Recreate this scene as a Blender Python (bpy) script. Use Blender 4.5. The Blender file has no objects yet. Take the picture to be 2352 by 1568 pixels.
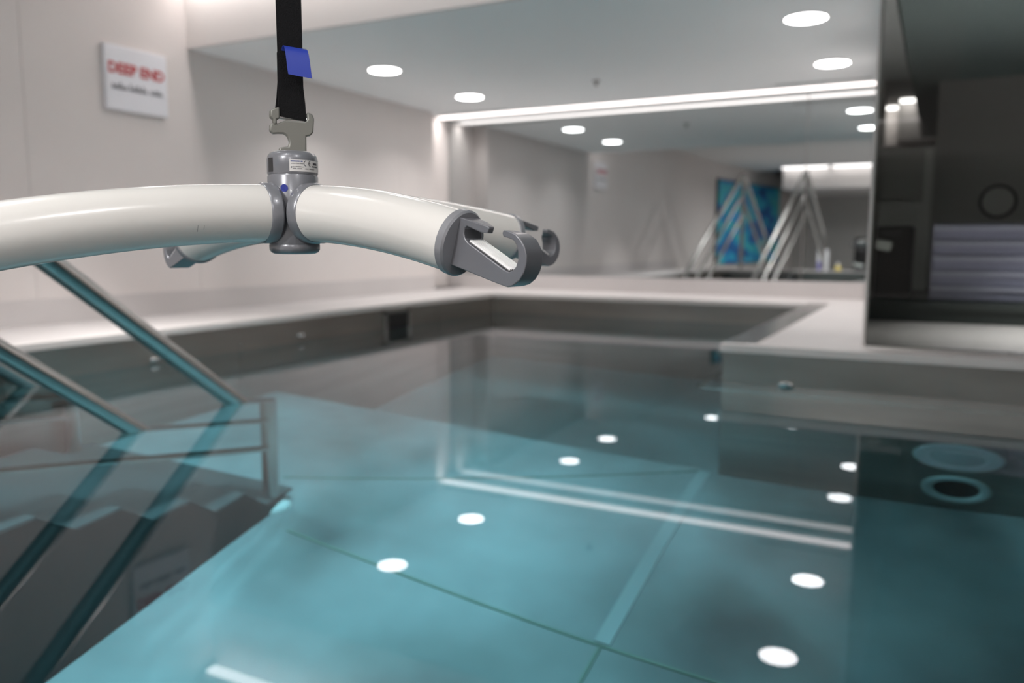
import bpy, bmesh, math, random
from mathutils import Vector, Matrix
random.seed(7)
C = bpy.context.scene.collection
S = 0.41          # plan unit in metres
Z0 = 1.45         # height of the plan's origin above the floor outside the pool
PI = math.pi
def U(x, y, z): return Vector((x*S, y*S, z*S + Z0))

# ------------------------------------------------------------------ plan
XW, YM = -6.968, 11.605            # left wall, mirror
ZC, ZH = 1.9755, 2.72              # low ceiling over the bay, high ceiling
YB = 6.18                          # bulkhead
ZD, ZW, ZF = -0.7265, -1.0, -3.38
ZDEEP, YDEEP = -5.2, 5.94           # deeper far bay  # ledge, water, pool floor
XP, YP = -5.72, 10.38              # pool left and back sides
XR, YR = -1.346, 5.90              # inner corner of the right ledge
YN = -0.1                          # near side of the pool
XE = 6.0
YO = -8.0
FL = -Z0/S                         # room floor in plan units

# ------------------------------------------------------------------ materials
def new_mat(name):
    m = bpy.data.materials.new(name); m.use_nodes = True
    nt = m.node_tree; nt.nodes.clear()
    out = nt.nodes.new('ShaderNodeOutputMaterial')
    return m, nt, out
def mat(name, col, rough=0.5, metal=0.0, spec=0.5, noise=None, bump=None, coat=0.0):
    m, nt, out = new_mat(name)
    b = nt.nodes.new('ShaderNodeBsdfPrincipled')
    b.inputs['Base Color'].default_value = (*col, 1); b.inputs['Roughness'].default_value = rough
    b.inputs['Metallic'].default_value = metal; b.inputs['Specular IOR Level'].default_value = spec
    b.inputs['Coat Weight'].default_value = coat; b.inputs['Coat Roughness'].default_value = 0.06
    nt.links.new(b.outputs[0], out.inputs[0])
    if noise or bump:
        tc = nt.nodes.new('ShaderNodeTexCoord'); mp = nt.nodes.new('ShaderNodeMapping')
        nt.links.new(tc.outputs['Object'], mp.inputs[0])
        if noise:
            sc, amt, stretch = noise
            mp.inputs['Scale'].default_value = stretch
            n = nt.nodes.new('ShaderNodeTexNoise'); n.inputs['Scale'].default_value = sc; n.inputs['Detail'].default_value = 4
            nt.links.new(mp.outputs[0], n.inputs[0])
            mr = nt.nodes.new('ShaderNodeMapRange'); mr.inputs[1].default_value = .3; mr.inputs[2].default_value = .7
            mr.inputs[3].default_value = 1-amt; mr.inputs[4].default_value = 1+amt*.4
            nt.links.new(n.outputs[0], mr.inputs[0])
            mx = nt.nodes.new('ShaderNodeMix'); mx.data_type = 'RGBA'; mx.blend_type = 'MULTIPLY'; mx.inputs[0].default_value = 1
            mx.inputs[6].default_value = (*col, 1); nt.links.new(mr.outputs[0], mx.inputs[7])
            nt.links.new(mx.outputs[2], b.inputs['Base Color'])
        if bump:
            sc, st = bump
            n = nt.nodes.new('ShaderNodeTexNoise'); n.inputs['Scale'].default_value = sc
            nt.links.new(tc.outputs['Object'], n.inputs[0])
            bp = nt.nodes.new('ShaderNodeBump'); bp.inputs['Strength'].default_value = st; bp.inputs['Distance'].default_value = .002
            nt.links.new(n.outputs[0], bp.inputs['Height']); nt.links.new(bp.outputs[0], b.inputs['Normal'])
    return m
def emit(name, col, strength):
    m, nt, out = new_mat(name)
    e = nt.nodes.new('ShaderNodeEmission'); e.inputs[0].default_value = (*col, 1); e.inputs[1].default_value = strength
    nt.links.new(e.outputs[0], out.inputs[0]); return m

M = {}
M['wall'] = mat('wall_board', (.71,.66,.64), .45, noise=(1.5,.04,(1,1,1)))
M['bulkhead'] = mat('bulkhead_paint', (.80,.76,.74), .6)
M['ceiling'] = mat('ceiling_paint', (.86,.89,.90), .75)
M['ceiling_high'] = mat('high_ceiling_paint', (.78,.76,.75), .8)
M['ledge'] = mat('ledge_composite', (.58,.548,.54), .35, noise=(3,.04,(1,1,1)))
M['floor'] = mat('floor_vinyl', (.50,.50,.49), .5, noise=(6,.1,(1,1,1)))
M['steel'] = mat('pool_steel', (.37,.35,.325), .34, 1.0, noise=(2.2,.28,(.6,.6,3)))
M['steel_floor'] = mat('pool_floor_steel', (.26,.30,.31), .6, 0, noise=(1.3,.8,(1,1,1)))
M['lip'] = mat('coping_satin', (.62,.585,.565), .35)
M['steel_deep'] = mat('deep_floor_steel', (.22,.26,.27), .6, 0)
M['stair'] = mat('stair_steel', (.018,.019,.02), .5, .3)
M['tread'] = mat('stair_tread', (.06,.064,.066), .6, .2)
M['seam_light'] = mat('weld_band', (.285,.33,.34), .5, 0)
M['seam'] = mat('seam_line', (.13,.19,.15), .5, 0)
M['rail'] = mat('rail_steel', (.48,.47,.455), .2, 1.0)
M['chrome'] = mat('chrome', (.75,.75,.75), .08, 1.0)
M['white_paint'] = mat('spreader_enamel', (.72,.70,.67), .22, coat=.6)
M['grey_paint'] = mat('hanger_grey_enamel', (.20,.205,.225), .30, .25, coat=.35)
M['grey_cap'] = mat('hanger_grey_cap_lit', (.27,.275,.295), .32, .25, coat=.35)  # same grey lightened, as the caps catch little light
M['grey_plain'] = mat('hanger_grey_face_dimmed', (.165,.168,.185), .36, .25, coat=.25)  # same grey darkened to dim the brightly lit hooks
M['buckle'] = mat('buckle_steel', (.21,.21,.19), .45, .35)
M['strap'] = mat('strap_webbing', (.008,.008,.009), .85, spec=.15, bump=(900,.5))
M['tag'] = mat('blue_tag_fabric', (.014,.038,.34), .5)
M['blue_dot'] = mat('blue_dot_print', (.006,.02,.24), .5)
M['label'] = mat('label_paper', (.62,.61,.60), .4)
M['ink'] = mat('label_ink', (.05,.05,.06), .6)
M['ink_blue'] = mat('label_ink_blue', (.03,.045,.20), .6)
M['black'] = mat('black_plastic', (.006,.006,.006), .35)
M['slot'] = mat('slot_shadow_rubber', (.03,.03,.032), .6)
M['pad_groove'] = mat('pad_groove_plastic', (.22,.22,.225), .5)
M['pad'] = mat('ribbed_pad_plastic', (.93,.93,.93), .3)
M['sign'] = mat('sign_board', (.80,.80,.84), .3)
M['sign_edge'] = mat('sign_edge', (.55,.53,.51), .4)
M['red'] = mat('sign_red_ink', (.52,.045,.05), .5)
M['grey_ink'] = mat('sign_grey_ink', (.10,.10,.12), .5)
M['ring'] = mat('light_trim', (.85,.85,.85), .4)
M['lamp'] = emit('downlight_glow', (1,.99,.98), 14)
M['led'] = emit('led_strip_glow', (1,.90,.87), 3.0)
M['led_far'] = emit('far_led_glow', (1,.93,.91), 7.0)
M['led_room'] = emit('dark_room_led_glow', (1,.93,.91), 7.0)
M['led_back'] = emit('back_led_glow', (1,.93,.91), 5.0)
M['dull_grey'] = mat('dull_grey_metal', (.32,.32,.31), .5)
M['dark_panel'] = mat('dark_cabinet_board', (.38,.37,.35), .5)
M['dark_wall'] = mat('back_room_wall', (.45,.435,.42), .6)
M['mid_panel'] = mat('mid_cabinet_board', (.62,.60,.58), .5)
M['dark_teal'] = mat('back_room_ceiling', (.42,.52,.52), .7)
M['lilac'] = mat('lilac_drawer_plastic', (.33,.34,.47), .4)
M['lilac_lip'] = mat('lilac_drawer_lip', (.50,.51,.64), .4)
M['counter'] = mat('dark_counter_board', (.045,.055,.052), .5)
M['pale'] = mat('pale_plastic', (.70,.75,.72), .3)
M['yellow'] = mat('yellow_bottle_plastic', (.55,.43,.10), .4)
M['lavender'] = mat('lavender_label', (.30,.28,.60), .5)
M['white_plastic'] = mat('white_plastic', (.75,.75,.78), .4)
M['lens'] = mat('underwater_lens', (.62,.70,.70), .2)

def mirror_mat():
    m, nt, out = new_mat('mirror_silver')
    g = nt.nodes.new('ShaderNodeBsdfGlossy'); g.inputs[0].default_value = (.54,.565,.57,1); g.inputs['Roughness'].default_value = 0.0
    nt.links.new(g.outputs[0], out.inputs[0]); return m
M['mirror'] = mirror_mat()
def pane_mat():
    m, nt, out = new_mat('tinted_glass')
    t = nt.nodes.new('ShaderNodeBsdfTransparent'); t.inputs[0].default_value = (.66,.675,.665,1)
    g = nt.nodes.new('ShaderNodeBsdfGlossy'); g.inputs['Roughness'].default_value = 0.0; g.inputs[0].default_value = (1,1,1,1)
    fr = nt.nodes.new('ShaderNodeFresnel'); fr.inputs[0].default_value = 1.3
    mx = nt.nodes.new('ShaderNodeMixShader')
    nt.links.new(fr.outputs[0], mx.inputs[0]); nt.links.new(t.outputs[0], mx.inputs[1]); nt.links.new(g.outputs[0], mx.inputs[2])
    nt.links.new(mx.outputs[0], out.inputs[0]); return m
M['pane'] = pane_mat()
def water_mat():
    m, nt, out = new_mat('pool_water')
    t = nt.nodes.new('ShaderNodeBsdfRefraction'); t.inputs[0].default_value = (.58,.925,1,1)
    t.inputs['Roughness'].default_value = 0.0; t.inputs['IOR'].default_value = 1.333
    g = nt.nodes.new('ShaderNodeBsdfGlossy'); g.inputs['Roughness'].default_value = 0.0; g.inputs[0].default_value = (.86,.86,.88,1)
    fr = nt.nodes.new('ShaderNodeFresnel'); fr.inputs[0].default_value = 1.333
    mx = nt.nodes.new('ShaderNodeMixShader')
    nt.links.new(fr.outputs[0], mx.inputs[0]); nt.links.new(t.outputs[0], mx.inputs[1]); nt.links.new(g.outputs[0], mx.inputs[2])
    nt.links.new(mx.outputs[0], out.inputs[0]); return m
M['water'] = water_mat()
def painting_mat():
    m, nt, out = new_mat('abstract_blue_painting')
    b = nt.nodes.new('ShaderNodeBsdfPrincipled'); b.inputs['Roughness'].default_value = .6
    tc = nt.nodes.new('ShaderNodeTexCoord'); mp = nt.nodes.new('ShaderNodeMapping'); mp.inputs['Scale'].default_value = (1.3,1,2.6)
    n = nt.nodes.new('ShaderNodeTexNoise'); n.inputs['Scale'].default_value = 1.5; n.inputs['Detail'].default_value = 5; n.inputs['Distortion'].default_value = .6
    cr = nt.nodes.new('ShaderNodeValToRGB'); e = cr.color_ramp.elements
    e[0].position = .28; e[0].color = (.008,.08,.15,1); e[1].position = .8; e[1].color = (.32,.68,.70,1)
    for p, c in ((.42,(.02,.14,.45,1)),(.5,(.03,.42,.65,1)),(.56,(.07,.52,.50,1)),(.64,(.05,.32,.75,1))):
        x = e.new(p); x.color = c
    nt.links.new(tc.outputs['Object'], mp.inputs[0]); nt.links.new(mp.outputs[0], n.inputs[0]); nt.links.new(n.outputs[0], cr.inputs[0])
    nt.links.new(cr.outputs[0], b.inputs['Base Color']); nt.links.new(b.outputs[0], out.inputs[0]); return m
M['painting'] = painting_mat()

# ------------------------------------------------------------------ mesh helpers
def add_box(bm, a, b, mtx=None):
    x0,y0,z0 = a; x1,y1,z1 = b
    v = [Vector(p) for p in ((x0,y0,z0),(x1,y0,z0),(x1,y1,z0),(x0,y1,z0),(x0,y0,z1),(x1,y0,z1),(x1,y1,z1),(x0,y1,z1))]
    if mtx: v = [mtx @ p for p in v]
    v = [bm.verts.new(p) for p in v]
    for f in ((3,2,1,0),(4,5,6,7),(0,1,5,4),(1,2,6,5),(2,3,7,6),(3,0,4,7)): bm.faces.new([v[i] for i in f])
def ubox(bm, a, b): add_box(bm, U(*a), U(*b))
def add_tube(bm, pts, radii, n=20, cap=True):
    pts = [Vector(p) for p in pts]
    if not hasattr(radii, '__len__'): radii = [radii]*len(pts)
    rings = []; up = None
    for i, p in enumerate(pts):
        if i == 0: t = pts[1]-pts[0]
        elif i == len(pts)-1: t = pts[-1]-pts[-2]
        else: t = (pts[i+1]-p).normalized() + (p-pts[i-1]).normalized()
        t.normalize()
        if up is None:
            a = Vector((0,0,1)) if abs(t.z) < .9 else Vector((1,0,0))
            up = (a - t*a.dot(t)).normalized()
        else: up = (up - t*up.dot(t)).normalized()
        s = t.cross(up)
        rings.append([bm.verts.new(p + (up*math.cos(2*PI*k/n) + s*math.sin(2*PI*k/n))*radii[i]) for k in range(n)])
    for r0, r1 in zip(rings, rings[1:]):
        for k in range(n): bm.faces.new((r0[k], r0[(k+1)%n], r1[(k+1)%n], r1[k]))
    if cap:
        bm.faces.new(rings[0][::-1]); bm.faces.new(rings[-1])
def add_lathe(bm, prof, n=40, mtx=None, cap=True):
    rings = []
    for r, z in prof:
        ring = []
        for k in range(n):
            p = Vector((r*math.cos(2*PI*k/n), r*math.sin(2*PI*k/n), z))
            ring.append(bm.verts.new(mtx @ p if mtx else p))
        rings.append(ring)
    for r0, r1 in zip(rings, rings[1:]):
        for k in range(n): bm.faces.new((r0[k], r0[(k+1)%n], r1[(k+1)%n], r1[k]))
    if cap:
        bm.faces.new(rings[0][::-1]); bm.faces.new(rings[-1])
def add_prism(bm, poly, depth, mtx, taper=None, side=-1):
    """poly (a,b) in the local XZ plane, extruded +-depth/2 along local Y; taper thins single corners from one side"""
    n = len(poly); tp = taper or [1]*n
    y0 = lambda k: -depth/2 if side < 0 else depth/2 - depth*k
    y1 = lambda k: -depth/2 + depth*k if side < 0 else depth/2
    f0 = [bm.verts.new(mtx @ Vector((a, y0(k), b))) for (a, b), k in zip(poly, tp)]
    f1 = [bm.verts.new(mtx @ Vector((a, y1(k), b))) for (a, b), k in zip(poly, tp)]
    if taper:
        from mathutils.geometry import tessellate_polygon
        for t in tessellate_polygon([[Vector((a, b, 0)) for a, b in poly]]):
            bm.faces.new([f0[i] for i in t]); bm.faces.new([f1[i] for i in t[::-1]])
    else:
        bm.faces.new(f0); bm.faces.new(f1[::-1])
    for i in range(n): bm.faces.new((f0[i], f1[i], f1[(i+1)%n], f0[(i+1)%n]))
def arcpts(fr, p, to, k=6):
    """rounded corner control: quadratic curve fr-p-to"""
    fr, p, to = Vector(fr), Vector(p), Vector(to)
    return [(fr*(1-t)**2 + p*2*t*(1-t) + to*t*t) for t in [i/k for i in range(k+1)]]

def obj(name, bm, m, parent=None, smooth=False, bevel=0, seg=2, angle=35):
    bmesh.ops.recalc_face_normals(bm, faces=bm.faces)
    me = bpy.data.meshes.new(name); bm.to_mesh(me); bm.free()
    for mm in (m if isinstance(m, (list, tuple)) else [m]): me.materials.append(mm)
    o = bpy.data.objects.new(name, me); C.objects.link(o)
    if parent is not None: o.parent = parent
    if smooth or bevel:
        for p in me.polygons: p.use_smooth = True
        if bevel:
            b = o.modifiers.new('bevel', 'BEVEL'); b.width = bevel; b.segments = seg; b.limit_method = 'ANGLE'; b.angle_limit = math.radians(40)
        me.set_sharp_from_angle(angle=math.radians(angle))
    return o
def tag(o, label=None, cat=None, group=None, kind=None):
    if label: o['label'] = label
    if cat: o['category'] = cat
    if group: o['group'] = group
    if kind: o['kind'] = kind
    return o
def empty(name, loc, label, cat, rotz=0, group=None):
    o = bpy.data.objects.new(name, None); C.objects.link(o); o.empty_display_size = .05
    o.location = loc; o.rotation_euler = (0,0,rotz)
    return tag(o, label, cat, group)
def part(name, bm, m, parent, **k):
    """bm in world coordinates -> child of parent (unrotated)"""
    o = obj(name, bm, m, parent, **k)
    o.matrix_parent_inverse = Matrix.Translation(-parent.location)
    if parent.name.split('.')[0] in ('therapy_pool', 'pool_stairs', 'handrail'): o.cycles.is_caustics_receiver = True
    return o
def struct(name, bm, m, label=None, **k):
    o = obj(name, bm, m, **k); return tag(o, label, None, None, 'structure')
def B(*boxes):
    bm = bmesh.new()
    for a, b in boxes: ubox(bm, a, b)
    return bm
def text_mesh(body, size, bold=0.0):
    cu = bpy.data.curves.new('lettering', 'FONT'); cu.body = body; cu.size = size; cu.align_x = 'CENTER'; cu.offset = bold; cu.extrude = 0; cu.resolution_u = 3
    o = bpy.data.objects.new('lettering', cu); C.objects.link(o)
    dg = bpy.context.evaluated_depsgraph_get(); dg.update()
    me = bpy.data.meshes.new_from_object(o.evaluated_get(dg))
    bpy.data.objects.remove(o); bpy.data.curves.remove(cu)
    return me

# ------------------------------------------------------------------ room shell
struct('floor', B(((-9, -14, FL-.3), (8, YN-.2, FL)), ((-9, YN-.2, FL-.3), (XP-.2, 20, FL)), ((XP-.2, YP+.2, FL-.3), (8, 20, FL)), ((XR+.2, YR+.2, FL-.3), (8, YP+.2, FL))), M['floor'], 'grey floor of the room around the raised pool')
# left wall of joined boards with fine gaps
gaps = [-9.0, -6.6, -4.4, -1.2, 1.6, 4.3835, 6.18, 9.87, 10.75]
bm = bmesh.new(); g = .0022
ubox(bm, (XW-.5, -9, FL), (XW-.03, 10.75, ZH+.1))
for a, b in zip(gaps, gaps[1:]): ubox(bm, (XW-.03, a+g, FL), (XW, b-g, ZH+.1))
struct('wall_left', bm, M['wall'], 'pale boarded side wall with fine upright joints')
struct('trim_1', B(((XW-.5, 10.75, ZD), (-7.23, YM+.1, ZC+.2))), M['wall'], 'pale reveal beside the wall mirror')
struct('wall_back', B(((-7.6, YM+.02, FL), (-.70, YM+.3, ZH+.2))), M['wall'], 'wall behind the big mirror')
# low ceiling over the bay, split round its light slot
yl0, yl1 = 11.16, 11.38
struct('ceiling', B(((-7.4, YB, ZC), (-.42, yl0, ZC+.3)), ((-7.4, yl1, ZC), (-.74, YM+.02, ZC+.3)), ((-7.4, yl0, ZC+.06), (-.74, yl1, ZC+.3))), M['ceiling'], 'low grey ceiling over the pool bay')
struct('wall_bulkhead', B(((-7.2, YB-.06, ZC), (-.42, YB, ZH+.1))), M['bulkhead'], 'white drop from the high ceiling to the low ceiling')
struct('ceiling_high', B(((-8, -9, ZH), (XE, 6.2, ZH+.25)), ((-1.6, 6.2, ZH), (XE, 19.2, ZH+.25))), M['ceiling_high'], 'white high ceiling')
struct('wall_right', B(((XE, -14, FL), (XE+.3, 20, ZH+.2))), M['wall'], 'plain wall on the right, out of view')
# opposite end, seen only in the mirror
struct('wall_front', B(((-8.5, -13.4, FL), (XE, -13.1, ZH+.2))), M['dark_wall'], 'far end wall seen in the mirror')
struct('trim_2', B(((-5.15, -13.1, 1.98), (XE, YO, ZH+.25))), M['bulkhead'], 'white bulkhead at the far end, seen in the mirror')
bm = bmesh.new()
pa, pb = (XW, -5.0), (-5.55, -13.2)
d = Vector((pb[0]-pa[0], pb[1]-pa[1], 0)); ang = math.atan2(d.y, d.x); L = d.length
mt = Matrix.Translation(U(pa[0], pa[1], 0)) @ Matrix.Rotation(ang, 4, 'Z')
add_box(bm, (-.02, -.12, -Z0), (L*S, 0, ZH*S+.05), mt)
struct('wall_angled', bm, M['wall'], 'slightly angled pale wall seen in the mirror')
# partition between pool bay and dark room
bm = bmesh.new()
q0, q1 = U(-.425, 6.22, 0), U(-.80, 11.62, 0)
d = q1-q0
mt = Matrix.Translation(q0) @ Matrix.Rotation(math.atan2(d.y, d.x), 4, 'Z')
add_box(bm, (0, -.006, ZD*S), (d.length, .006, (ZH+.1)*S), mt)
struct('wall_partition', bm, M['wall'], 'thin partition between the pool bay and the dark room')
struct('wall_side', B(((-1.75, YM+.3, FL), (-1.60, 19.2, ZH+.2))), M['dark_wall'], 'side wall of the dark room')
# dark room behind the glass
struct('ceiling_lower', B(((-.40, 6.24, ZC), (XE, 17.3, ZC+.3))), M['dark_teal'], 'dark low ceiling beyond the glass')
struct('trim_3', B(((-1.6, 18.6, 1.985), (-.84, 19.2, ZH+.1)), ((-.84, 17.75, 1.985), (XE, 19.2, ZH+.1))), M['bulkhead'], 'stepped white bulkhead in the dark room')
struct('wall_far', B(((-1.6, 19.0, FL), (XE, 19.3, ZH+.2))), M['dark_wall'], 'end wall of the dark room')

# ------------------------------------------------------------------ ledges
struct('trim_ledge_left', B(((XW, -.6, FL), (XP-.05, YM, ZD))), M['ledge'], 'white ledge along the left of the pool')
struct('trim_ledge_back', B(((XP-.05, YP+.05, FL), (XR+.05, YM, ZD))), M['ledge'], 'white ledge in front of the mirror')
struct('trim_ledge_right', B(((XR+.06, YR+.06, FL), (XE, 8.5, ZD)), ((XR+.06, 8.5, FL), (-.6, YM, ZD))), M['ledge'], 'white ledge running to the right under the glass')
struct('trim_ledge_near', B(((XP-.05, -.6, FL), (XE, YN-.05, ZD))), M['ledge'], 'near ledge of the pool')
struct('floor_inner', B(((-1.6, 8.5, FL), (XE, 19.2, -1.6))), M['floor'], 'floor of the dark room')

struct('baseboard_left', B(((XW, -.6, ZD), (XW+.03, YM-.9, -.50))), M['ledge'], 'low white upstand at the foot of the left wall')
struct('baseboard_back', B(((-7.2, YM-.06, ZD), (-.82, YM-.013, -.505))), M['ledge'], 'low white upstand below the mirror')
struct('ceiling_added', B(((.1, .8, ZC), (XE, 6.12, ZC+.3))), M['ceiling'], 'added lower ceiling, out of view, shading the right of the pool')  # unseen slab added to keep light off the pool's right side
# ------------------------------------------------------------------ pool
pool = empty('therapy_pool', U(XP, YN, ZF), 'stainless steel therapy pool sunk between white ledges', 'pool')
t = .05
part('side_wall', B(((XP-t, YN, ZDEEP), (XP, YP, ZD-.03))), M['steel'], pool)
part('side_wall', B(((XP-t, YP, ZDEEP), (XR+t, YP+t, ZD-.03))), M['steel'], pool)
part('side_wall', B(((XR, YR+t, ZDEEP), (XR+t, YP, ZD-.03))), M['steel'], pool)
part('side_wall', B(((XR, YR, ZF), (XE, YR+t, ZD-.03))), M['steel'], pool)
part('side_wall', B(((XP-t, YN-t, ZF), (XE, YN, ZD-.03))), M['steel'], pool)
pf = part('pool_floor', B(((XP, YN-t, ZF-.12), (XE, YDEEP, ZF))), M['steel_floor'], pool); pf.cycles.is_caustics_receiver = True
cw = .07
part('coping', B(((XP-cw, YN, ZD-.05), (XP+.02, YP-.02, ZD+.008))), M['lip'], pool, bevel=.002)
part('coping', B(((XP-cw, YP-.02, ZD-.05), (XR-.02, YP+cw, ZD+.008))), M['lip'], pool, bevel=.002)
part('coping', B(((XR-.02, YR+cw, ZD-.05), (XR+.22, YP+cw, ZD+.008))), M['rail'], pool, bevel=.002)
part('coping', B(((XR-.02, YR-.02, ZD-.05), (XE-.02, YR+cw, ZD+.008))), M['lip'], pool, bevel=.002)
part('side_wall', B(((XP, YDEEP-.05, ZDEEP), (XR+t, YDEEP-.001, ZF-.12))), M['steel'], pool)
part('deep_floor', B(((XP-t, YDEEP-.06, ZDEEP-.1), (XR+t, YP+t, ZDEEP))), M['steel_deep'], pool)
# floor weld seams and one thin diagonal line
def seam(a, b, w=.016, m='seam'):
    bm = bmesh.new()
    p, q = U(*a, ZF), U(*b, ZF); d = q-p
    add_box(bm, (0, -w*S/2, -.002), (d.length, w*S/2, .004), Matrix.Translation(p) @ Matrix.Rotation(math.atan2(d.y, d.x), 4, 'Z'))
    part('floor_line', bm, M[m], pool)
seam((-3.6, 3.80), (XE, 3.80)); seam((-1.45, 3.82), (-1.45, 5.9), .09, 'seam_light'); seam((-4.15, 4.35), (-1.5, 5.9), .012)  # the last is a plain thin diagonal line
seam((-1.45, YN), (-1.45, 3.8))
# wall joints on the left side
for y in (3.3, 5.49, 8.9): part('wall_joint', B(((XP, y, ZF), (XP+.006, y+.014, ZD-.05))), M['steel'], pool)
# skimmer mouth
sk = part('skimmer', B(((XP, 7.70, -.80), (XP+.03, 8.24, -.83)), ((XP, 7.70, -1.12), (XP+.03, 8.24, -1.09)), ((XP, 7.70, -1.12), (XP+.03, 7.76, -.80)), ((XP, 8.18, -1.12), (XP+.03, 8.24, -.80))), M['rail'], pool)
bm = B(((XP+.001, 7.76, -1.09), (XP+.008, 8.18, -.83)))
o = obj('skimmer_mouth', bm, M['black'], sk); o.cycles.is_caustics_receiver = True
# small chrome discs standing for glints of the downlights on the steel
for kind, pos in (('l',(XP, 4.555, -.965)), ('l',(XP, 6.309, -.94)), ('l',(XP, 5.50, -.95)), ('r',(-.895, YR, -.985))):
    bm = bmesh.new()
    mt = Matrix.Translation(U(*pos)) @ (Matrix.Rotation(PI/2, 4, 'Y') if kind == 'l' else Matrix.Rotation(PI/2, 4, 'X'))
    mt = mt @ Matrix.Diagonal((.35, 1, 1, 1) if kind == 'l' else (1, .35, 1, 1))
    r = .022 if pos[1] != 5.5 else .010
    add_lathe(bm, [(r*.9, -.002), (r, .001), (r*.9, .006), (r*.5, .009)], 20, mt)
    part('steel_glint', bm, M['chrome'], pool, smooth=True)
# underwater light and suction fitting on the right side
def wall_disc(x, z, rings):
    mt = Matrix.Translation(U(x, YR, z)) @ Matrix.Rotation(PI/2, 4, 'X')
    bm = bmesh.new(); add_lathe(bm, rings, 40, mt); return bm
R = .265*S
lt = part('underwater_light', wall_disc(.192, -2.49, [(R, -.002), (R, .006), (R*.93, .014), (R*.66, .016), (R*.62, .010)]), M['ring'], pool, smooth=True)
o = obj('lamp_lens', wall_disc(.192, -2.49, [(R*.62, .008), (R*.5, .016), (R*.1, .019)]), M['lens'], lt, smooth=True); o.cycles.is_caustics_receiver = True
R = .205*S
lt = part('suction_fitting', wall_disc(.192, -3.06, [(R, -.002), (R, .010), (R*.9, .016), (R*.74, .014), (R*.70, .004)]), M['lens'], pool, smooth=True)
o = obj('suction_grille', wall_disc(.192, -3.06, [(R*.72, .002), (R*.6, .006), (R*.1, .006)]), M['slot'], lt, smooth=True); o.cycles.is_caustics_receiver = True
# grab rail just under the surface on the right corner
gz = -1.19; gx, gy = XR-.15, YR-.13
bm = bmesh.new()
pts = [U(gx, 10.0, gz)] + arcpts(U(gx, gy+.12, gz), U(gx, gy, gz), U(gx+.12, gy, gz)) + [U(5.8, gy, gz)]
add_tube(bm, pts, .010, 12)
for y in (6.6, 8.3, 9.8): add_tube(bm, [U(gx, y, gz), U(XR+.01, y, gz)], .007, 10)
for x in (1.2, 2.8, 4.6): add_tube(bm, [U(x, gy, gz), U(x, YR+.01, gz)], .007, 10)
part('grab_rail', bm, M['rail'], pool, smooth=True)

# water
bm = bmesh.new()
e = .0
vs = [bm.verts.new(U(*p, ZW)) for p in ((XP, YN), (XE-.01, YN), (XE-.01, YR), (XR, YR), (XR, YP), (XP, YP))]
bm.faces.new(vs)
w = obj('water', bm, M['water']); tag(w, 'still clear teal water filling the pool', 'water', None, 'stuff')
w.cycles.is_caustics_caster = True; w.data.polygons[0].use_smooth = True
w.data.polygons[0].flip() if w.data.polygons[0].normal.z < 0 else None

# ------------------------------------------------------------------ stairs and handrails (stair frame a: down into the pool, b: right)
O = Vector((-3.92, 3.66)); va = Vector((-.131, .991)).normalized(); vb = Vector((.991, .131)).normalized()
def SP(a, b, z):
    p = O + va*a + vb*b
    return U(p.x, p.y, z)
SMT = Matrix(((va.x*S, vb.x*S, 0, O.x*S), (va.y*S, vb.y*S, 0, O.y*S), (0, 0, S, Z0), (0,0,0,1)))
def sbox(bm, a0, a1, b0, b1, z0, z1): add_box(bm, (a0, b0, z0), (a1, b1, z1), SMT)
stairs = empty('pool_stairs', SP(.3, -.8, ZF), 'dark steel stairs going down into the pool between two handrails', 'stairs')
n0, n1 = -4, 3
zk = lambda k: -2.21 - .345*k
prof = [(.42, ZF+.004)]
ptop = []
for k in range(n0, n1+1):
    a0, a1 = -1.27+.49*k, -1.0+.49*k
    ptop += [(a0, zk(k)), (a1, zk(k))]
poly = [(ptop[0][0]-.35, ZF+.004)] + [(ptop[0][0]-.35, ptop[0][1])] + ptop + [(.30, ZF+.10), (.32, ZF+.004)]
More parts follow.
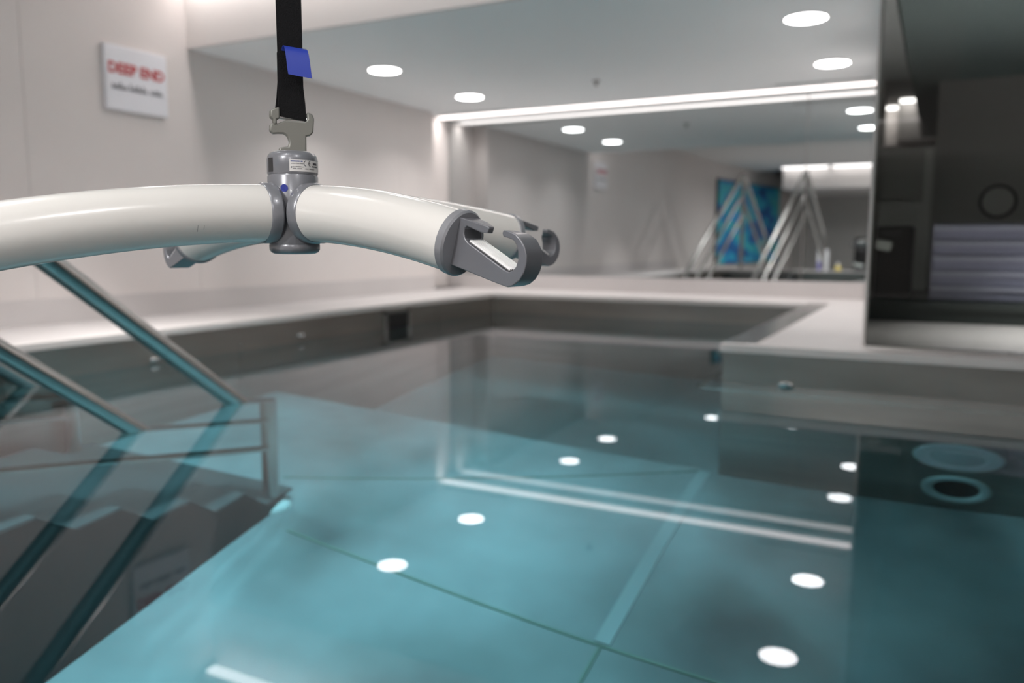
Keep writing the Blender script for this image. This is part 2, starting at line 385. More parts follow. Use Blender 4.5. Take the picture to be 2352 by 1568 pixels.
# stringers: solid toothed plates
for b0 in (.085, -1.72):
    bm = bmesh.new()
    add_prism(bm, poly, .03, SMT @ Matrix.Translation((0, b0+.015, 0)))
    part('stringer', bm, M['stair'], stairs)
for k in range(n0, n1+1):
    bm = bmesh.new(); a0 = -1.27+.49*k; a1 = -1.0+.49*k
    sbox(bm, a0-.2, a1+.012, -1.70, .10, zk(k)-.03, zk(k)+.012)
    part('tread', bm, M['tread'], stairs)
def handrail(boff, label, foot):
    root = empty('handrail', SP(.32, boff, ZF), label, 'handrail', 0, 'stair handrails')
    r = .0225; sl = .707
    zA = lambda a, off: -1 - sl*(a + off)
    def rail(name, off, a_end, top_a, ra=r):
        bm = bmesh.new()
        zt = zA(top_a, off)
        p = [SP(a_end, boff, zA(a_end, off)), SP(top_a+.35, boff, zA(top_a+.35, off))]
        oe = -2.15
        zo = lambda a: zt + .82*(a-top_a)
        if name != 'lower_rail':
            p += arcpts(SP(top_a+.2, boff, zA(top_a+.2, off)), SP(top_a-.05, boff, zt+.03), SP(top_a-.35, boff, zo(top_a-.35)))
            p += [SP(top_a+oe, boff, zo(top_a+oe))]
        else: p = p[:1] + [SP(top_a-.15, boff, zA(top_a-.15, off))]
        add_tube(bm, p, ra, 20)
        part(name, bm, M['rail'], root, smooth=True)
    rail('top_rail', 0, .32, -4.25)
    rail('middle_rail', .82, .30, -4.15, .0185)
    rail('lower_rail', 1.70, .30, -4.1, .0185)
    bm = bmesh.new(); add_tube(bm, [SP(.32, boff, ZF+.02), SP(.32, boff, zA(.32, 0)+.015)], r, 20)
    part('post', bm, M['rail'], root, smooth=True)
    bm = bmesh.new(); add_tube(bm, [SP(-4.3, boff, ZD), SP(-4.3, boff, zA(-4.25, 0))], r, 20)
    part('post', bm, M['rail'], root, smooth=True)
    bm = bmesh.new(); add_tube(bm, [SP(-6.4, boff, FL), SP(-6.4, boff, zA(-4.25, 0)-1.72)], r, 20)
    part('post', bm, M['rail'], root, smooth=True)
    bm = bmesh.new(); add_lathe(bm, [(.052, 0), (.052, .006), (.045, .016), (.028, .026)], 32, Matrix.Translation(SP(.32, boff, ZF)))
    part('floor_flange', bm, M['lens'], root, smooth=True)
    return root
handrail(.05, 'steel tube handrail on the open pool side of the stairs', True)
handrail(-1.70, 'steel tube handrail on the wall side of the stairs', True)
# outer steps up from the room floor
outer = empty('entry_steps', SP(-5.2, -.85, FL), 'grey steps leading up to the pool stairs, seen in the mirror', 'stairs')
for k in range(7):
    bm = bmesh.new(); top = ZD - .35*(k+1)
    sbox(bm, -4.42-.42*(k+1), -4.42-.42*k, -1.72, .05, FL, top)
    part('step', bm, M['tread'], outer)

# ------------------------------------------------------------------ sign
sg = empty('deep_end_sign', U(XW, 5.51, 1.53), 'white wall sign reading DEEP END in red on the left wall', 'sign')
sy0, sy1, sz0, sz1 = 5.135, 5.82, 1.235, 1.83
part('sign_board', B(((XW+.002, sy0, sz0), (XW+.05, sy1, sz1))), [M['sign']], sg, bevel=.003)
def on_left_wall(me, y, z):
    bm = bmesh.new(); bm.from_mesh(me)
    bm.transform(Matrix.Translation(U(XW+.053, y, z)) @ Matrix.Rotation(PI/2, 4, 'Z') @ Matrix.Rotation(PI/2, 4, 'X'))
    return bm
part('red_lettering', on_left_wall(text_mesh('DEEP END', .056, .0022), (sy0+sy1)/2-.005, 1.575), M['red'], sg)
bm = bmesh.new()
for y0, y1 in ((5.20, 5.365), (5.39, 5.56), (5.62, 5.745)):      # small illegible grey words
    y = y0
    while y < y1:
        h = random.choice((.032, .045, .058)); ubox(bm, (XW+.05, y, 1.43), (XW+.0545, y+.012, 1.43+h))
        ubox(bm, (XW+.05, y, 1.43), (XW+.0545, y+.026, 1.439)); y += .028
part('grey_lettering', bm, M['grey_ink'], sg)

# ------------------------------------------------------------------ lights
def downlight(x, y, z, label, group='recessed ceiling downlights', watts=2.3, spread=125, caustic=False):
    root = empty('downlight', U(x, y, z), label, 'ceiling light', 0, group)
    bm = bmesh.new(); r = .0725
    add_lathe(bm, [(r*1.0, .002), (r*1.10, .001), (r*1.12, -.002), (r*1.0, -.005)], 36, cap=False)
    obj('trim_ring', bm, M['ring'], root, smooth=True)
    bm = bmesh.new(); add_lathe(bm, [(r, .001), (r, -.004), (r*.9, -.006)], 36)
    obj('glowing_lens', bm, M['lamp'], root)
    ld = bpy.data.lights.new('lamp', 'AREA'); ld.shape = 'DISK'; ld.size = .135; ld.energy = watts; ld.color = (1, .975, .96); ld.spread = math.radians(spread)
    ld.cycles.is_caustics_light = caustic
    lo = bpy.data.objects.new('lamp', ld); C.objects.link(lo); lo.parent = root; lo.location = (0, 0, -.009)
    return root
downlight(-5.769, 7.886, ZC, 'round recessed downlight near the left wall, closer to the bulkhead')
downlight(-5.769, 9.813, ZC, 'round recessed downlight near the left wall, closer to the mirror')
downlight(-1.147, 7.79, ZC, 'round recessed downlight at the right of the low ceiling, nearer the bulkhead')
downlight(-1.147, 9.81, ZC, 'round recessed downlight at the right of the low ceiling, nearer the mirror')
def led(x0, x1, y, z, w, label, m, watts=0, spread=120, group='linear ceiling lights'):
    root = empty('linear_light', U((x0+x1)/2, y, z), label, 'ceiling light', 0, group)
    part('diffuser', B(((x0, y-w/2, z), (x1, y+w/2, z+.03))), m, root)
    part('end_cap', B(((x0-.05, y-w/2, z-.002), (x0, y+w/2, z+.04))), M['ring'], root)
    part('end_cap', B(((x1, y-w/2, z-.002), (x1+.03, y+w/2, z+.04))), M['ring'], root)
    if watts:
        ld = bpy.data.lights.new('lamp', 'AREA'); ld.shape = 'RECTANGLE'; ld.size = (x1-x0)*S; ld.size_y = w*S*.8; ld.energy = watts
        ld.color = (1, .96, .94); ld.spread = math.radians(spread)
        lo = bpy.data.objects.new('lamp', ld); C.objects.link(lo); lo.parent = root; lo.location = (0, 0, -.004)
    return root
led(-7.2, -.80, 11.27, ZC+.002, .22, 'long glowing light strip in the low ceiling along the mirror', M['led'], 6, 130)
led(-6.9, -.6, 6.02, ZH-.034, .12, 'long light strip along the high ceiling above the bulkhead, reflected in the water', M['led_far'], 2.0, 110)
led(-5.14, -3.58, -7.8, ZH-.034, .22, 'light strip at the far end seen in the mirror, first from the painting', M['led_back'])
led(-3.45, -.5, -7.8, ZH-.034, .22, 'light strip at the far end seen in the mirror, second from the painting', M['led_back'])
led(-1.50, -.87, 18.35, ZH-.034, .2, 'short light strip in the dark room, next to the partition', M['led_room'])
led(-.80, -.47, 17.55, ZH-.034, .2, 'short light strip in the dark room, further from the partition', M['led_room'])
for x, y, pw in ((-5.2, 4.2, 5.0), (-3.1, 4.2, 10.0), (-5.2, 1.4, 3.5), (-3.1, 1.4, 10.0)):  # added lamps, unseen, to light the pool floor and walls
    downlight(x, y, ZH, 'added downlight in the high ceiling, out of view, lighting the pool', 'added pool downlights', pw, 69, True)
for x, y, pw in ((-1.1, -.4, 2.5), (1.35, .2, 4), (-1.4, -3.0, 29), (-1.5, -5.2, 28), (2.4, -4.6, 29)):  # added lamps, unseen, to light hoist and bulkhead from the front
    downlight(x, y, ZH, 'added downlight in the high ceiling, out of view, lighting the hoist from the near side', 'added near side downlights', pw, 165)
downlight(1.6, 7.4, ZC, 'added downlight beyond the glass, out of view, brightening the dark room', 'added dark room downlights', 11.0, 80)  # added lamp, unseen, to brighten the room behind the glass

def dull_grey(x0, x1, y, label):  # dark strips standing for shade at the light slot's ends
    root = empty('slot_shade', U((x0+x1)/2, y, ZC), label, 'dull_grey', 0, 'ceiling shade strips')
    part('shade_frame', B(((x0, y-.07, ZC-.012), (x1, y-.05, ZC)), ((x0, y+.05, ZC-.012), (x1, y+.07, ZC)), ((x0, y-.07, ZC-.012), (x0+.02, y+.07, ZC)), ((x1-.02, y-.07, ZC-.012), (x1, y+.07, ZC))), M['ceiling'], root)
    part('slot', B(((x0+.02, y-.05, ZC-.006), (x1-.02, y+.05, ZC-.001))), M['dull_grey'], root)
dull_grey(-1.95, -.80, 10.86, 'dark strip painted for shade at the right end of the light slot')
dull_grey(-7.0, -5.75, 10.96, 'dark strip painted for shade at the left end of the light slot')
sp = empty('sprinkler', U(-3.83, 9.57, ZC), 'small grey sprinkler head in the low ceiling', 'sprinkler')
bm = bmesh.new(); add_lathe(bm, [(.020, .001), (.021, -.003), (.012, -.006), (.007, -.012)], 24); obj('rosette', bm, M['dull_grey'], sp, smooth=True)
bm = bmesh.new(); add_tube(bm, [(0,0,-.01), (0,0,-.024)], .004, 12); add_tube(bm, [(.006,0,-.010), (.006,0,-.022)], .0015, 8); add_tube(bm, [(-.006,0,-.010), (-.006,0,-.022)], .0015, 8); add_lathe(bm, [(.010, -.022), (.010, -.0245)], 20); obj('nozzle', bm, M['dull_grey'], sp, smooth=True)

# ------------------------------------------------------------------ mirror
mr = empty('wall_mirror', U(-4.0, YM, ZD), 'wall-wide mirror above the back ledge reflecting the room', 'mirror')
part('mirror_panel', B(((-7.22, YM-.012, ZD+.004), (-1.632, YM, ZC-.004))), M['mirror'], mr)
part('mirror_panel', B(((-1.622, YM-.012, ZD+.004), (-.82, YM, ZC-.004))), M['mirror'], mr)

# ------------------------------------------------------------------ things seen in the mirror
pt = empty('painting', U(-6.43, -8.3, .76), 'tall-edged abstract painting in blues and greens, seen in the mirror', 'painting')
bm = bmesh.new()
wa = Vector((pb[0]-pa[0], pb[1]-pa[1])).normalized()
mt = Matrix.Translation(U(pa[0], pa[1], 0)) @ Matrix.Rotation(ang, 4, 'Z')
def wall_s(y): return (pa[1]-y)/(-wa.y)*S
bm = bmesh.new(); add_box(bm, (wall_s(-5.3), .0, -.74*S), (wall_s(-11.35), .035, 2.225*S), mt)
o = part('canvas_edge', bm, M['counter'], pt)
bm = bmesh.new(); add_box(bm, (wall_s(-5.36), .035, -.70*S), (wall_s(-11.3), .039, 2.19*S), mt)
o = part('painted_canvas', bm, M['painting'], pt)
ct = empty('counter', U(-3, -7.2, FL), 'long dark counter below the painting, seen in the mirror', 'counter')
part('counter_top', B(((-6.6, -7.6, -1.33), (-1.2, -6.7, -1.26))), M['counter'], ct)
part('counter_front', B(((-6.5, -7.5, FL), (-1.3, -6.8, -1.33))), M['dark_panel'], ct)
ds = empty('soap_dispenser', U(-3.55, -7.1, -1.26), 'white dispenser with lavender front standing on the dark counter', 'dispenser')
part('body', B(((-3.72, -7.3, -1.26), (-3.38, -6.95, -.2))), M['white_plastic'], ds, bevel=.006)
part('front_label', B(((-3.70, -6.95, -1.1), (-3.50, -6.94, -.62))), M['lavender'], ds)
bt = empty('bottle', U(-3.05, -7.1, -1.26), 'yellow bottle standing on the dark counter', 'bottle')
bm = bmesh.new(); add_lathe(bm, [(.045, 0), (.047, .02), (.047, .17), (.03, .205), (.016, .215)], 24, Matrix.Translation(U(-3.05, -7.1, -1.26))); part('body', bm, M['yellow'], bt, smooth=True)
bm = bmesh.new(); add_lathe(bm, [(.02, .215), (.02, .25)], 20, Matrix.Translation(U(-3.05, -7.1, -1.26))); part('cap', bm, M['white_plastic'], bt, smooth=True)
def appliance(x0, x1, y0, y1, z0, z1, label):
    ap = empty('appliance', U((x0+x1)/2, (y0+y1)/2, z0), label, 'appliance', 0, 'black appliances')
    s = 1 if y0 > 0 else -1
    part('body', B(((x0, y0, z0), (x1, y1, z1))), M['black'], ap, bevel=.008)
    yf = y0 if y0 > 0 else y1
    h = z1-z0; wd = x1-x0
    part('vent_strip', B(((x0+wd*.15, yf-.02*s, z0+h*.86), (x0+wd*.68, yf, z0+h*.95))), M['slot'], ap)
    bm = bmesh.new()
    c = U(x0+wd*.22, yf-.05*s, z0+h*.735)
    add_box(bm, (-wd*S*.21, -.02, -.020), (wd*S*.21, .02, .020), Matrix.Translation(c) @ Matrix.Rotation(.2, 4, 'Y'))
    part('pale_handle', bm, M['pale'], ap, bevel=.006)
    return ap
appliance(-2.70, -1.9, -9.6, -8.9, FL, .23, 'black appliance at the far end of the room, seen at the edge of the mirror')

# ------------------------------------------------------------------ dark room beyond the glass
gp = empty('glass_partition', U(2.7, 6.2, ZD), 'tall sheet of tinted glass standing on the right ledge', 'glass partition')
part('glass_sheet', B(((-.42, 6.19, ZD+.002), (XE, 6.21, ZH))), M['pane'], gp)
part('base_channel', B(((-.42, 6.165, ZD), (XE, 6.235, ZD+.018))), M['rail'], gp)
cb = empty('low_counter', U(2.5, 9.5, -1.6), 'dark low counter beyond the tinted glass', 'counter')
part('counter_top', B(((-.58, 8.5, -.60), (XE-.03, 11.4, -.537))), M['counter'], cb)
part('counter_front', B(((-.58, 8.53, -1.6), (XE-.03, 11.3, -.60))), M['counter'], cb)
appliance(-.555, -.225, 9.0, 9.7, -.537, .174, 'black appliance standing on the dark counter beyond the glass')
tc = empty('tall_cabinet', U(-.3, 10.8, -.537), 'tall grey cabinet behind the black appliance beyond the glass', 'cabinet')
part('body', B(((-.66, 10.5, -.537), (-.10, 11.2, 1.09))), M['mid_panel'], tc)
part('upper_door', B(((-.66, 10.46, .50), (-.19, 10.5, 1.08))), M['dark_panel'], tc, bevel=.004)
part('lower_door', B(((-.66, 10.46, -.53), (-.19, 10.5, .48))), M['mid_panel'], tc, bevel=.004)
dr = empty('drawer_tower', U(.4, 9.1, -.537), 'wide lilac drawer unit standing on the dark counter beyond the glass', 'drawers')
part('carcass', B(((-.055, 8.86, -.537), (1.10, 9.4, .19))), M['lilac'], dr)
for k in range(5):
    z0 = -.525 + k*.142
    d_ = part('drawer', B(((-.045, 8.82, z0), (1.09, 8.86, z0+.132))), M['lilac'], dr, bevel=.003)
    bm = B(((-.045, 8.80, z0+.085), (1.09, 8.825, z0+.125)))
    o = obj('drawer_lip', bm, M['lilac_lip'], d_)
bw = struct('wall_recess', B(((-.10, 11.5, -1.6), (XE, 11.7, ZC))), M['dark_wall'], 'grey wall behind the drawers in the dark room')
ck = empty('wall_clock', U(.605, 11.5, .51), 'round dark-rimmed wall clock above the lilac drawers', 'clock')
mt = Matrix.Translation(U(.605, 11.5, .51)) @ Matrix.Rotation(PI/2, 4, 'X')
bm = bmesh.new(); r = .082; add_lathe(bm, [(r*.84, .012), (r*.86, .022), (r, .022), (r, 0)], 40, mt, cap=False); part('rim', bm, M['black'], ck, smooth=True)
bm = bmesh.new(); add_lathe(bm, [(r*.9, .002), (r*.85, .010)], 40, mt); part('face', bm, M['mid_panel'], ck)

# ------------------------------------------------------------------ camera
F_PX, PITCH, YAW, ROLL = 1866.0, .1205, .4801, .0025
cp, sp_, cy, sy = math.cos(PITCH), math.sin(PITCH), math.cos(YAW), math.sin(YAW)
fw = Vector((-sy*cp, cy*cp, -sp_)); rt = Vector((cy, sy, 0)); up = rt.cross(fw)
r2 = rt*math.cos(ROLL) + up*math.sin(ROLL); u2 = -rt*math.sin(ROLL) + up*math.cos(ROLL)
cam = bpy.data.cameras.new('camera'); cam.sensor_width = 36; cam.lens = F_PX/2352*36
cam.clip_start = .02; cam.clip_end = 60
co = bpy.data.objects.new('camera', cam); C.objects.link(co)
co.matrix_world = Matrix(((r2.x, u2.x, -fw.x, 0), (r2.y, u2.y, -fw.y, 0), (r2.z, u2.z, -fw.z, Z0), (0,0,0,1)))
cam.dof.use_dof = True; cam.dof.focus_distance = .655; cam.dof.aperture_fstop = 4.4; cam.dof.aperture_blades = 9
bpy.context.scene.camera = co

# ------------------------------------------------------------------ ceiling hoist: strap and four-point spreader bar
# local frame: x = rt (horizontal), y = away, z up, origin on the hub axis at tube height
hubp = rt*(-.1976) + Vector((-sy, cy, 0))*.7435 + Vector((0,0,Z0+.0261))
sb = empty('spreader_bar', hubp, 'white four-armed hoist spreader bar with grey hooks hanging over the pool', 'spreader bar', YAW)
RT = .0250
# hub
bm = bmesh.new()
add_lathe(bm, [(.0208, -.030), (.0222, -.028), (.0222, .0325), (.0214, .0338)], 48)
hub = obj('hub', bm, M['grey_paint'], sb, smooth=True)
bm = bmesh.new()
add_lathe(bm, [(.012, -.0365), (.0175, -.0362), (.0205, -.0350), (.0222, -.0325), (.0224, -.0286), (.0218, -.0276)], 48)
obj('base_cap', bm, M['grey_paint'], sb, smooth=True, angle=50)
bm = bmesh.new()
add_lathe(bm, [(.0215, .0338), (.0222, .0348), (.0222, .0470), (.0214, .0505), (.0193, .0530), (.0160, .0543), (.006, .0546)], 56)
dome = obj('swivel_dome', bm, M['grey_paint'], sb, smooth=True, angle=50)
bm = bmesh.new(); add_lathe(bm, [(.0214, .0326), (.0214, .0340)], 48, cap=False); obj('joint_ring', bm, M['slot'], sb, smooth=True)
# camera direction from the hub, used only to know which way the label faces: it is printed on the front right of the dome
def cyl_patch(bm, th0, th1, z0, z1, rad, n=14):
    v = []
    for i in range(n+1):
        th = th0 + (th1-th0)*i/n
        x, y = rad*math.sin(th), -rad*math.cos(th)
        v.append((bm.verts.new((x, y, z0)), bm.verts.new((x, y, z1))))
    for a, b in zip(v, v[1:]): bm.faces.new((a[0], b[0], b[1], a[1]))
def cyl_text(me, th, z, rad):
    bm = bmesh.new(); bm.from_mesh(me)
    for v in bm.verts:
        t = th + v.co.x/rad; zz = z + v.co.y
        v.co = Vector((rad*math.sin(t), -rad*math.cos(t), zz))
    return bm
D2R = PI/180
lab = None
bm = bmesh.new(); cyl_patch(bm, 8*D2R, 102*D2R, .0358, .0458, .02235); lab = obj('rating_label', bm, M['label'], dome, smooth=True)
bm = bmesh.new()
cyl_patch(bm, 11*D2R, 31*D2R, .0440, .0450, .02245); cyl_patch(bm, 33*D2R, 38*D2R, .0440, .0450, .02245)
obj('blue_print', bm, M['ink_blue'], lab)
bm = bmesh.new()
for z, spans in ((.0424, ((12,22),(23.5,31),(32,39))), (.0396, ((11.5,26),(27,40))), (.0380, ((15,24),(25,36),(43,52),(54,70)))):
    for a, b in spans:
        th = a
        while th < b:
            cyl_patch(bm, th*D2R, (th+.9)*D2R, z-.0003, z+random.choice((.0003, .0006)), .02245, 1); th += 1.5
cyl_patch(bm, 11*D2R, 13.5*D2R, .0386, .0398, .02245, 2)
cyl_patch(bm, 66*D2R, 82*D2R, .0420, .0438, .02245, 3); cyl_patch(bm, 62*D2R, 84*D2R, .0400, .0410, .02245, 3)
obj('small_print', bm, M['ink'], lab)
bm = bmesh.new()                                   # the CE mark
def cyl_arc(thc, zc, r, a0, a1, w):
    v = []
    for i in range(15):
        a = a0 + (a1-a0)*i/14
        v.append([bm.verts.new((.02245*math.sin(thc+q*math.cos(a)/.02245), -.02245*math.cos(thc+q*math.cos(a)/.02245), zc+q*math.sin(a))) for q in (r-w/2, r+w/2)])
    for a, b in zip(v, v[1:]): bm.faces.new((a[0], b[0], b[1], a[1]))
cyl_arc(47*D2R, .0428, .0024, 100*D2R, 260*D2R, .0006)
cyl_arc(59*D2R, .0428, .0024, 100*D2R, 260*D2R, .0006)
cyl_patch(bm, 52.5*D2R, 57.5*D2R, .0425, .0431, .02245, 3)
obj('conformity_mark', bm, M['ink'], lab)
bm = bmesh.new(); cyl_patch(bm, -52*D2R, -33*D2R, .0356, .0478, .02236); obj('dark_slot', bm, M['slot'], dome, smooth=True)
bm = bmesh.new()
th0 = -5*D2R
vs = []
for k in range(28):
    a = 2*PI*k/28; t_ = th0 + .0034*math.cos(a)/.0221
    vs.append(bm.verts.new((.0225*math.sin(t_), -.0225*math.cos(t_), .0212+.0034*math.sin(a))))
bm.faces.new(vs); obj('blue_dot', bm, M['blue_dot'], hub)
# arms
arms = [('fr', Vector((.1575, -.1063, -.0262))), ('fl', Vector((-.205, -.166, -.029))), ('br', Vector((.1935, .1638, -.0199))), ('bl', Vector((-.146, .150, -.0230)))]
HOOK = [(192.8,-7.5),(196.0,-6.8),(209.8,-10.4,.75),(221.8,-13.8,.34),(222.7,-15.2,.3),(221.2,-19.0,.3),(215.0,-18.4,.5),(206.0,-15.2,.8),(202.0,-13.6),(199.7,-15.0),(199.1,-18.6),(200.0,-22.6),(203.5,-26.3),(215.9,-33.6),(228.2,-40.9),(237.2,-46.1),(240.2,-47.3),(243.7,-46.0),(246.7,-43.0),(248.4,-38.1),(248.4,-32.3),(246.6,-27.0),(244.3,-24.0,.9),(240.1,-22.6,.6),(235.2,-21.2,.34),(234.4,-18.6,.3),(235.8,-16.6,.3),(240.1,-17.3,.55),(246.0,-19.3,.85),(250.7,-23.6),(254.2,-28.9),(255.9,-34.7),(255.7,-40.9),(253.7,-47.2),(249.6,-53.2),(244.9,-56.7),(239.0,-58.4),(231.2,-56.4),(215.9,-51.8),(200.2,-46.9),(178.0,-40.2),(177.5,-35.3),(178.0,-5.0)]
S_REF, Z_REF = .1875, -.0262
for code, e in arms:
    hd = Vector((e.x, e.y, 0)); L = hd.length; hd.normalize(); hn = Vector((0,0,1)).cross(hd)
    N = 22
    def cen(s):
        q = max(s, 0)/L
        return hd*s + Vector((0,0,e.z*q**2.0))
    pts = [cen(.0225 + (L-.0225)*i/N) for i in range(N+1)]
    bm = bmesh.new(); add_tube(bm, pts, RT, 40)
    arm = obj('spreader_arm', bm, M['white_paint'], sb, smooth=True, angle=60)
    if code == 'fl':                                # two small scuffs on the long front arm
        hc = -hn if hn.y > 0 else hn
        for s0, a0, a1 in ((.0930, -34, -20), (.0880, -30, -21)):
            bm = bmesh.new(); vv = []
            for i in range(5):
                a_ = (a0 + (a1-a0)*i/4)*PI/180
                dirn = hc*math.cos(a_) + Vector((0,0,1))*math.sin(a_)
                vv.append((bm.verts.new(cen(s0)+dirn*(RT+.00012)), bm.verts.new(cen(s0+.0005)+dirn*(RT+.00012))))
            for p, q in zip(vv, vv[1:]): bm.faces.new((p[0], p[1], q[1], q[0]))
            obj('scuff_mark', bm, M['dull_grey'], arm)
    # saddle collar on the hub
    bm = bmesh.new()
    add_tube(bm, [cen(.0195), cen(.0210), cen(.0290), cen(.0308)], [RT+.0004, RT+.0017, RT+.0017, RT+.0004], 40)
    obj('saddle_collar', bm, M['grey_paint'], sb, smooth=True, angle=40)
    # end cap and hook
    tdir = (cen(L) - cen(L-.004)).normalized()
    c0 = cen(L)
    bm = bmesh.new()
    add_tube(bm, [c0-tdir*.005, c0-tdir*.004, c0+tdir*.0015, c0+tdir*.0030], [RT+.0004, RT+.0013, RT+.0013, RT-.0002], 44)
    cap = obj('end_cap', bm, M['grey_cap'], sb, smooth=True, angle=40)
    bm = bmesh.new()
    poly = [(q[0]/1000 - S_REF + L, q[1]/1000 - Z_REF + e.z) for q in HOOK]
    mt = Matrix(((hd.x, hn.x, 0, 0), (hd.y, hn.y, 0, 0), (0, 0, 1, 0), (0,0,0,1)))
    add_prism(bm, poly, .0225, mt, [(q[2] if len(q) > 2 else 1) for q in HOOK], -1 if code != 'bl' else 1)
    hk = obj('hook', bm, M['grey_plain'], cap, bevel=.0016, seg=3, angle=30)
    # ribbed pad on the ramp
    bm = bmesh.new()
    a, b = Vector((203.0, 0, -25.0)), Vector((239.6, 0, -46.2))
    for v in (a, b): v /= 1000; v.x += L - S_REF; v.z += e.z - Z_REF
    dv = (b-a).normalized(); nv = Vector((-dv.z, 0, dv.x))
    if nv.z < 0: nv = -nv
    fr = Matrix(((dv.x, 0, nv.x, a.x), (0, 1, 0, 0), (dv.z, 0, nv.z, a.z), (0,0,0,1)))
    nb = 6; nr = 8; wd = .0190
    add_box(bm, (0, -wd/2, -.0004), ((b-a).length, wd/2, .0002), mt @ fr)
    for k in range(nr):
        y = -wd/2 + wd*(k+.2)/nr
        add_box(bm, (0, y, .0002), ((b-a).length, y+wd*.62/nr, .0014), mt @ fr)
    bm.faces.ensure_lookup_table()
    for f in bm.faces[nb:]: f.material_index = 1
    obj('ribbed_pad', bm, [M['pad_groove'], M['pad']], hk)
# two hairline scratches on the long front arm
# buckle between dome and strap
ph = 25*D2R
pu = Vector((math.cos(ph), math.sin(ph), 0)); pn = Vector((-math.sin(ph), math.cos(ph), 0))
PMT = Matrix(((pu.x, pn.x, 0, 0), (pu.y, pn.y, 0, 0), (0,0,1,0), (0,0,0,1)))
PLATE = [(12.4,52.8),(12.6,68.6),(16.1,69.3),(19.0,72.2),(20.0,84.4),(18.5,88.5),(14.8,89.6),(13.4,89.0),(14.0,83.5),(11.3,81.2),(-4.5,81.9),(-11.9,78.5),(-14.6,79.0),(-18.7,77.8),(-19.4,71.8),(-16.7,69.1),(-12.2,69.7),(-7.1,69.8),(-3.8,67.7),(-2.5,62.7),(-3.3,59.0),(-7.0,58.3),(-11.2,57.6),(-11.7,53.9),(-10.4,51.7)]
bm = bmesh.new(); add_prism(bm, [(a/1000, b/1000) for a, b in PLATE], .006, PMT)
bk = obj('buckle_plate', bm, M['buckle'], sb, bevel=.0012, seg=2, angle=30)
LOBE = [(-18.3,89.6),(-14.7,91.2),(-10.5,92.6),(-10.4,82.4),(-13.0,81.8),(-13.0,77.5),(-16.0,77.5),(-16.0,81.6),(-18.5,83.7)]
bm = bmesh.new(); add_prism(bm, [(a/1000, b/1000) for a, b in LOBE], .009, PMT)
obj('buckle_latch', bm, M['buckle'], bk, bevel=.0012, seg=2, angle=30)
bm = bmesh.new(); add_tube(bm, [PMT @ Vector((-.013, 0, .0845)), PMT @ Vector((.0165, 0, .0835))], .0017, 14)
obj('buckle_pin', bm, M['chrome'], bk, smooth=True)
# strap
st = empty('lift_strap', hubp + Vector((0,0,.085)), 'black webbing lift strap running from the ceiling to the spreader bar', 'strap', YAW)
def STM(x, y, z): return PMT @ Vector((x, y, z))
bm = bmesh.new()
topz = ZH*S - .0261 - .085
prof = [(-.0003, -.0115, .0130, -.0020, -.0032), (.012, -.0108, .0124, -.0018, 0), (.026, -.0106, .0112, -.0014, 0), (.06, -.0104, .0113, -.0011, 0), (.10, -.0106, .0114, -.001, 0), (.4, -.0108, .0114, -.001, 0), (topz, -.0108, .0114, -.001, 0)]
rings = []
for z, x0, x1, y, sk_ in prof:
    zz0, zz1 = z, z + sk_
    rings.append([bm.verts.new(STM(x0, y-.0008, zz0)), bm.verts.new(STM(x1, y-.0008, zz1)), bm.verts.new(STM(x1, y+.0008, zz1)), bm.verts.new(STM(x0, y+.0008, zz0))])
for r0, r1 in zip(rings, rings[1:]):
    for k in range(4): bm.faces.new((r0[k], r0[(k+1)%4], r1[(k+1)%4], r1[k]))
bm.faces.new(rings[0][::-1]); bm.faces.new(rings[-1])
web = obj('webbing', bm, M['strap'], st)
bm = bmesh.new()     # the folded-back tail of the loop behind
rings = []
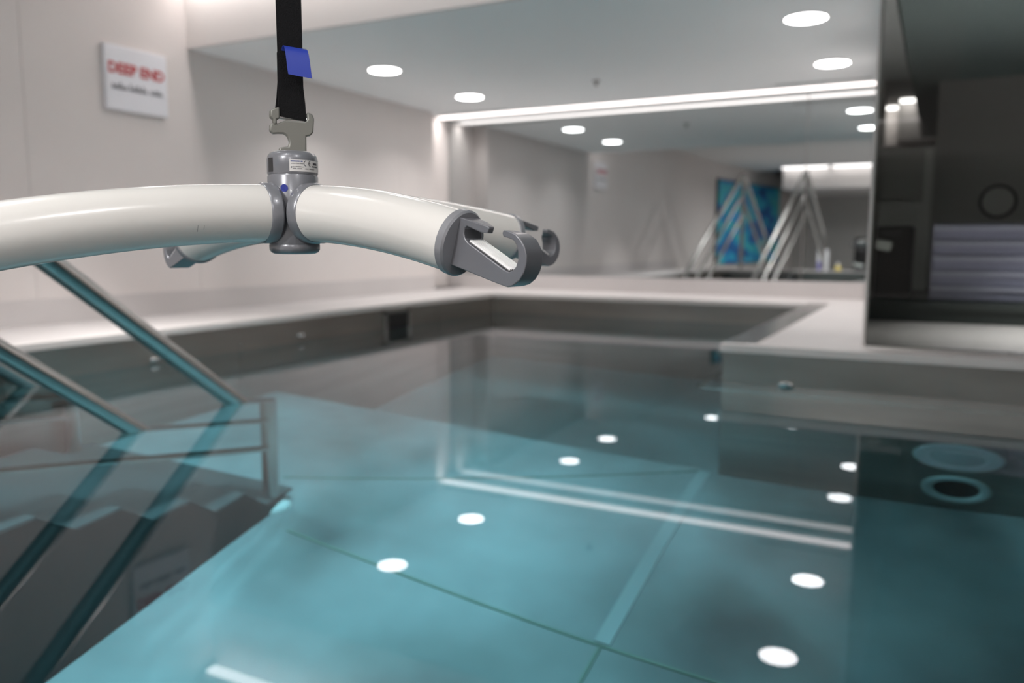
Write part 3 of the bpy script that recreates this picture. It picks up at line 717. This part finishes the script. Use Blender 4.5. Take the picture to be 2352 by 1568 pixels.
for z, x0, x1, y in [(.004, -.0135, .010, .0028), (.016, -.0118, .011, .0022), (.03, -.0105, .0112, .0012), (.055, -.0104, .0112, .0009)]:
    rings.append([bm.verts.new(STM(x0, y, z)), bm.verts.new(STM(x1, y, z)), bm.verts.new(STM(x1, y+.0016, z)), bm.verts.new(STM(x0, y+.0016, z))])
for r0, r1 in zip(rings, rings[1:]):
    for k in range(4): bm.faces.new((r0[k], r0[(k+1)%4], r1[(k+1)%4], r1[k]))
bm.faces.new(rings[0][::-1]); bm.faces.new(rings[-1])
obj('strap_tail', bm, M['strap'], st)
bm = bmesh.new()     # blue flap, sewn to the strap front and folding over
path = [(-.0018, .0560), (-.0040, .0585), (-.0070, .0593), (-.0098, .0580), (-.0116, .0545), (-.0130, .049), (-.0142, .043), (-.0150, .0375), (-.0155, .034)]
rings = []
for i, (y, z) in enumerate(path):
    f = i/(len(path)-1)
    x0 = -.0070 + .0030*f; x1 = .0130 + .0035*f
    sk_ = -.0012 - .001*f
    rings.append([bm.verts.new(STM(x0, y, z)), bm.verts.new(STM(x1, y, z+sk_)), bm.verts.new(STM(x1, y+.0006, z+sk_+.0004)), bm.verts.new(STM(x0, y+.0006, z+.0004))])
for r0, r1 in zip(rings, rings[1:]):
    for k in range(4): bm.faces.new((r0[k], r0[(k+1)%4], r1[(k+1)%4], r1[k]))
bm.faces.new(rings[0][::-1]); bm.faces.new(rings[-1])
o = obj('blue_tag', bm, M['tag'], st, smooth=True, angle=50); o['label'] = 'blue fabric tag folded over the strap'

# ------------------------------------------------------------------ world and view
wd_ = bpy.data.worlds.new('world'); bpy.context.scene.world = wd_; wd_.use_nodes = True
wd_.node_tree.nodes['Background'].inputs[0].default_value = (0,0,0,1)
sc = bpy.context.scene
sc.view_settings.view_transform = 'Standard'; sc.view_settings.look = 'None'; sc.view_settings.exposure = 0.28; sc.view_settings.gamma = 1.0
sc.view_settings.use_curve_mapping = False
cy_ = sc.cycles
cy_.max_bounces = 14; cy_.diffuse_bounces = 5; cy_.glossy_bounces = 6; cy_.transmission_bounces = 8; cy_.transparent_max_bounces = 8
cy_.sample_clamp_indirect = 8.0; cy_.caustics_reflective = True; cy_.caustics_refractive = True; cy_.blur_glossy = 0.3
cy_.use_denoising = True
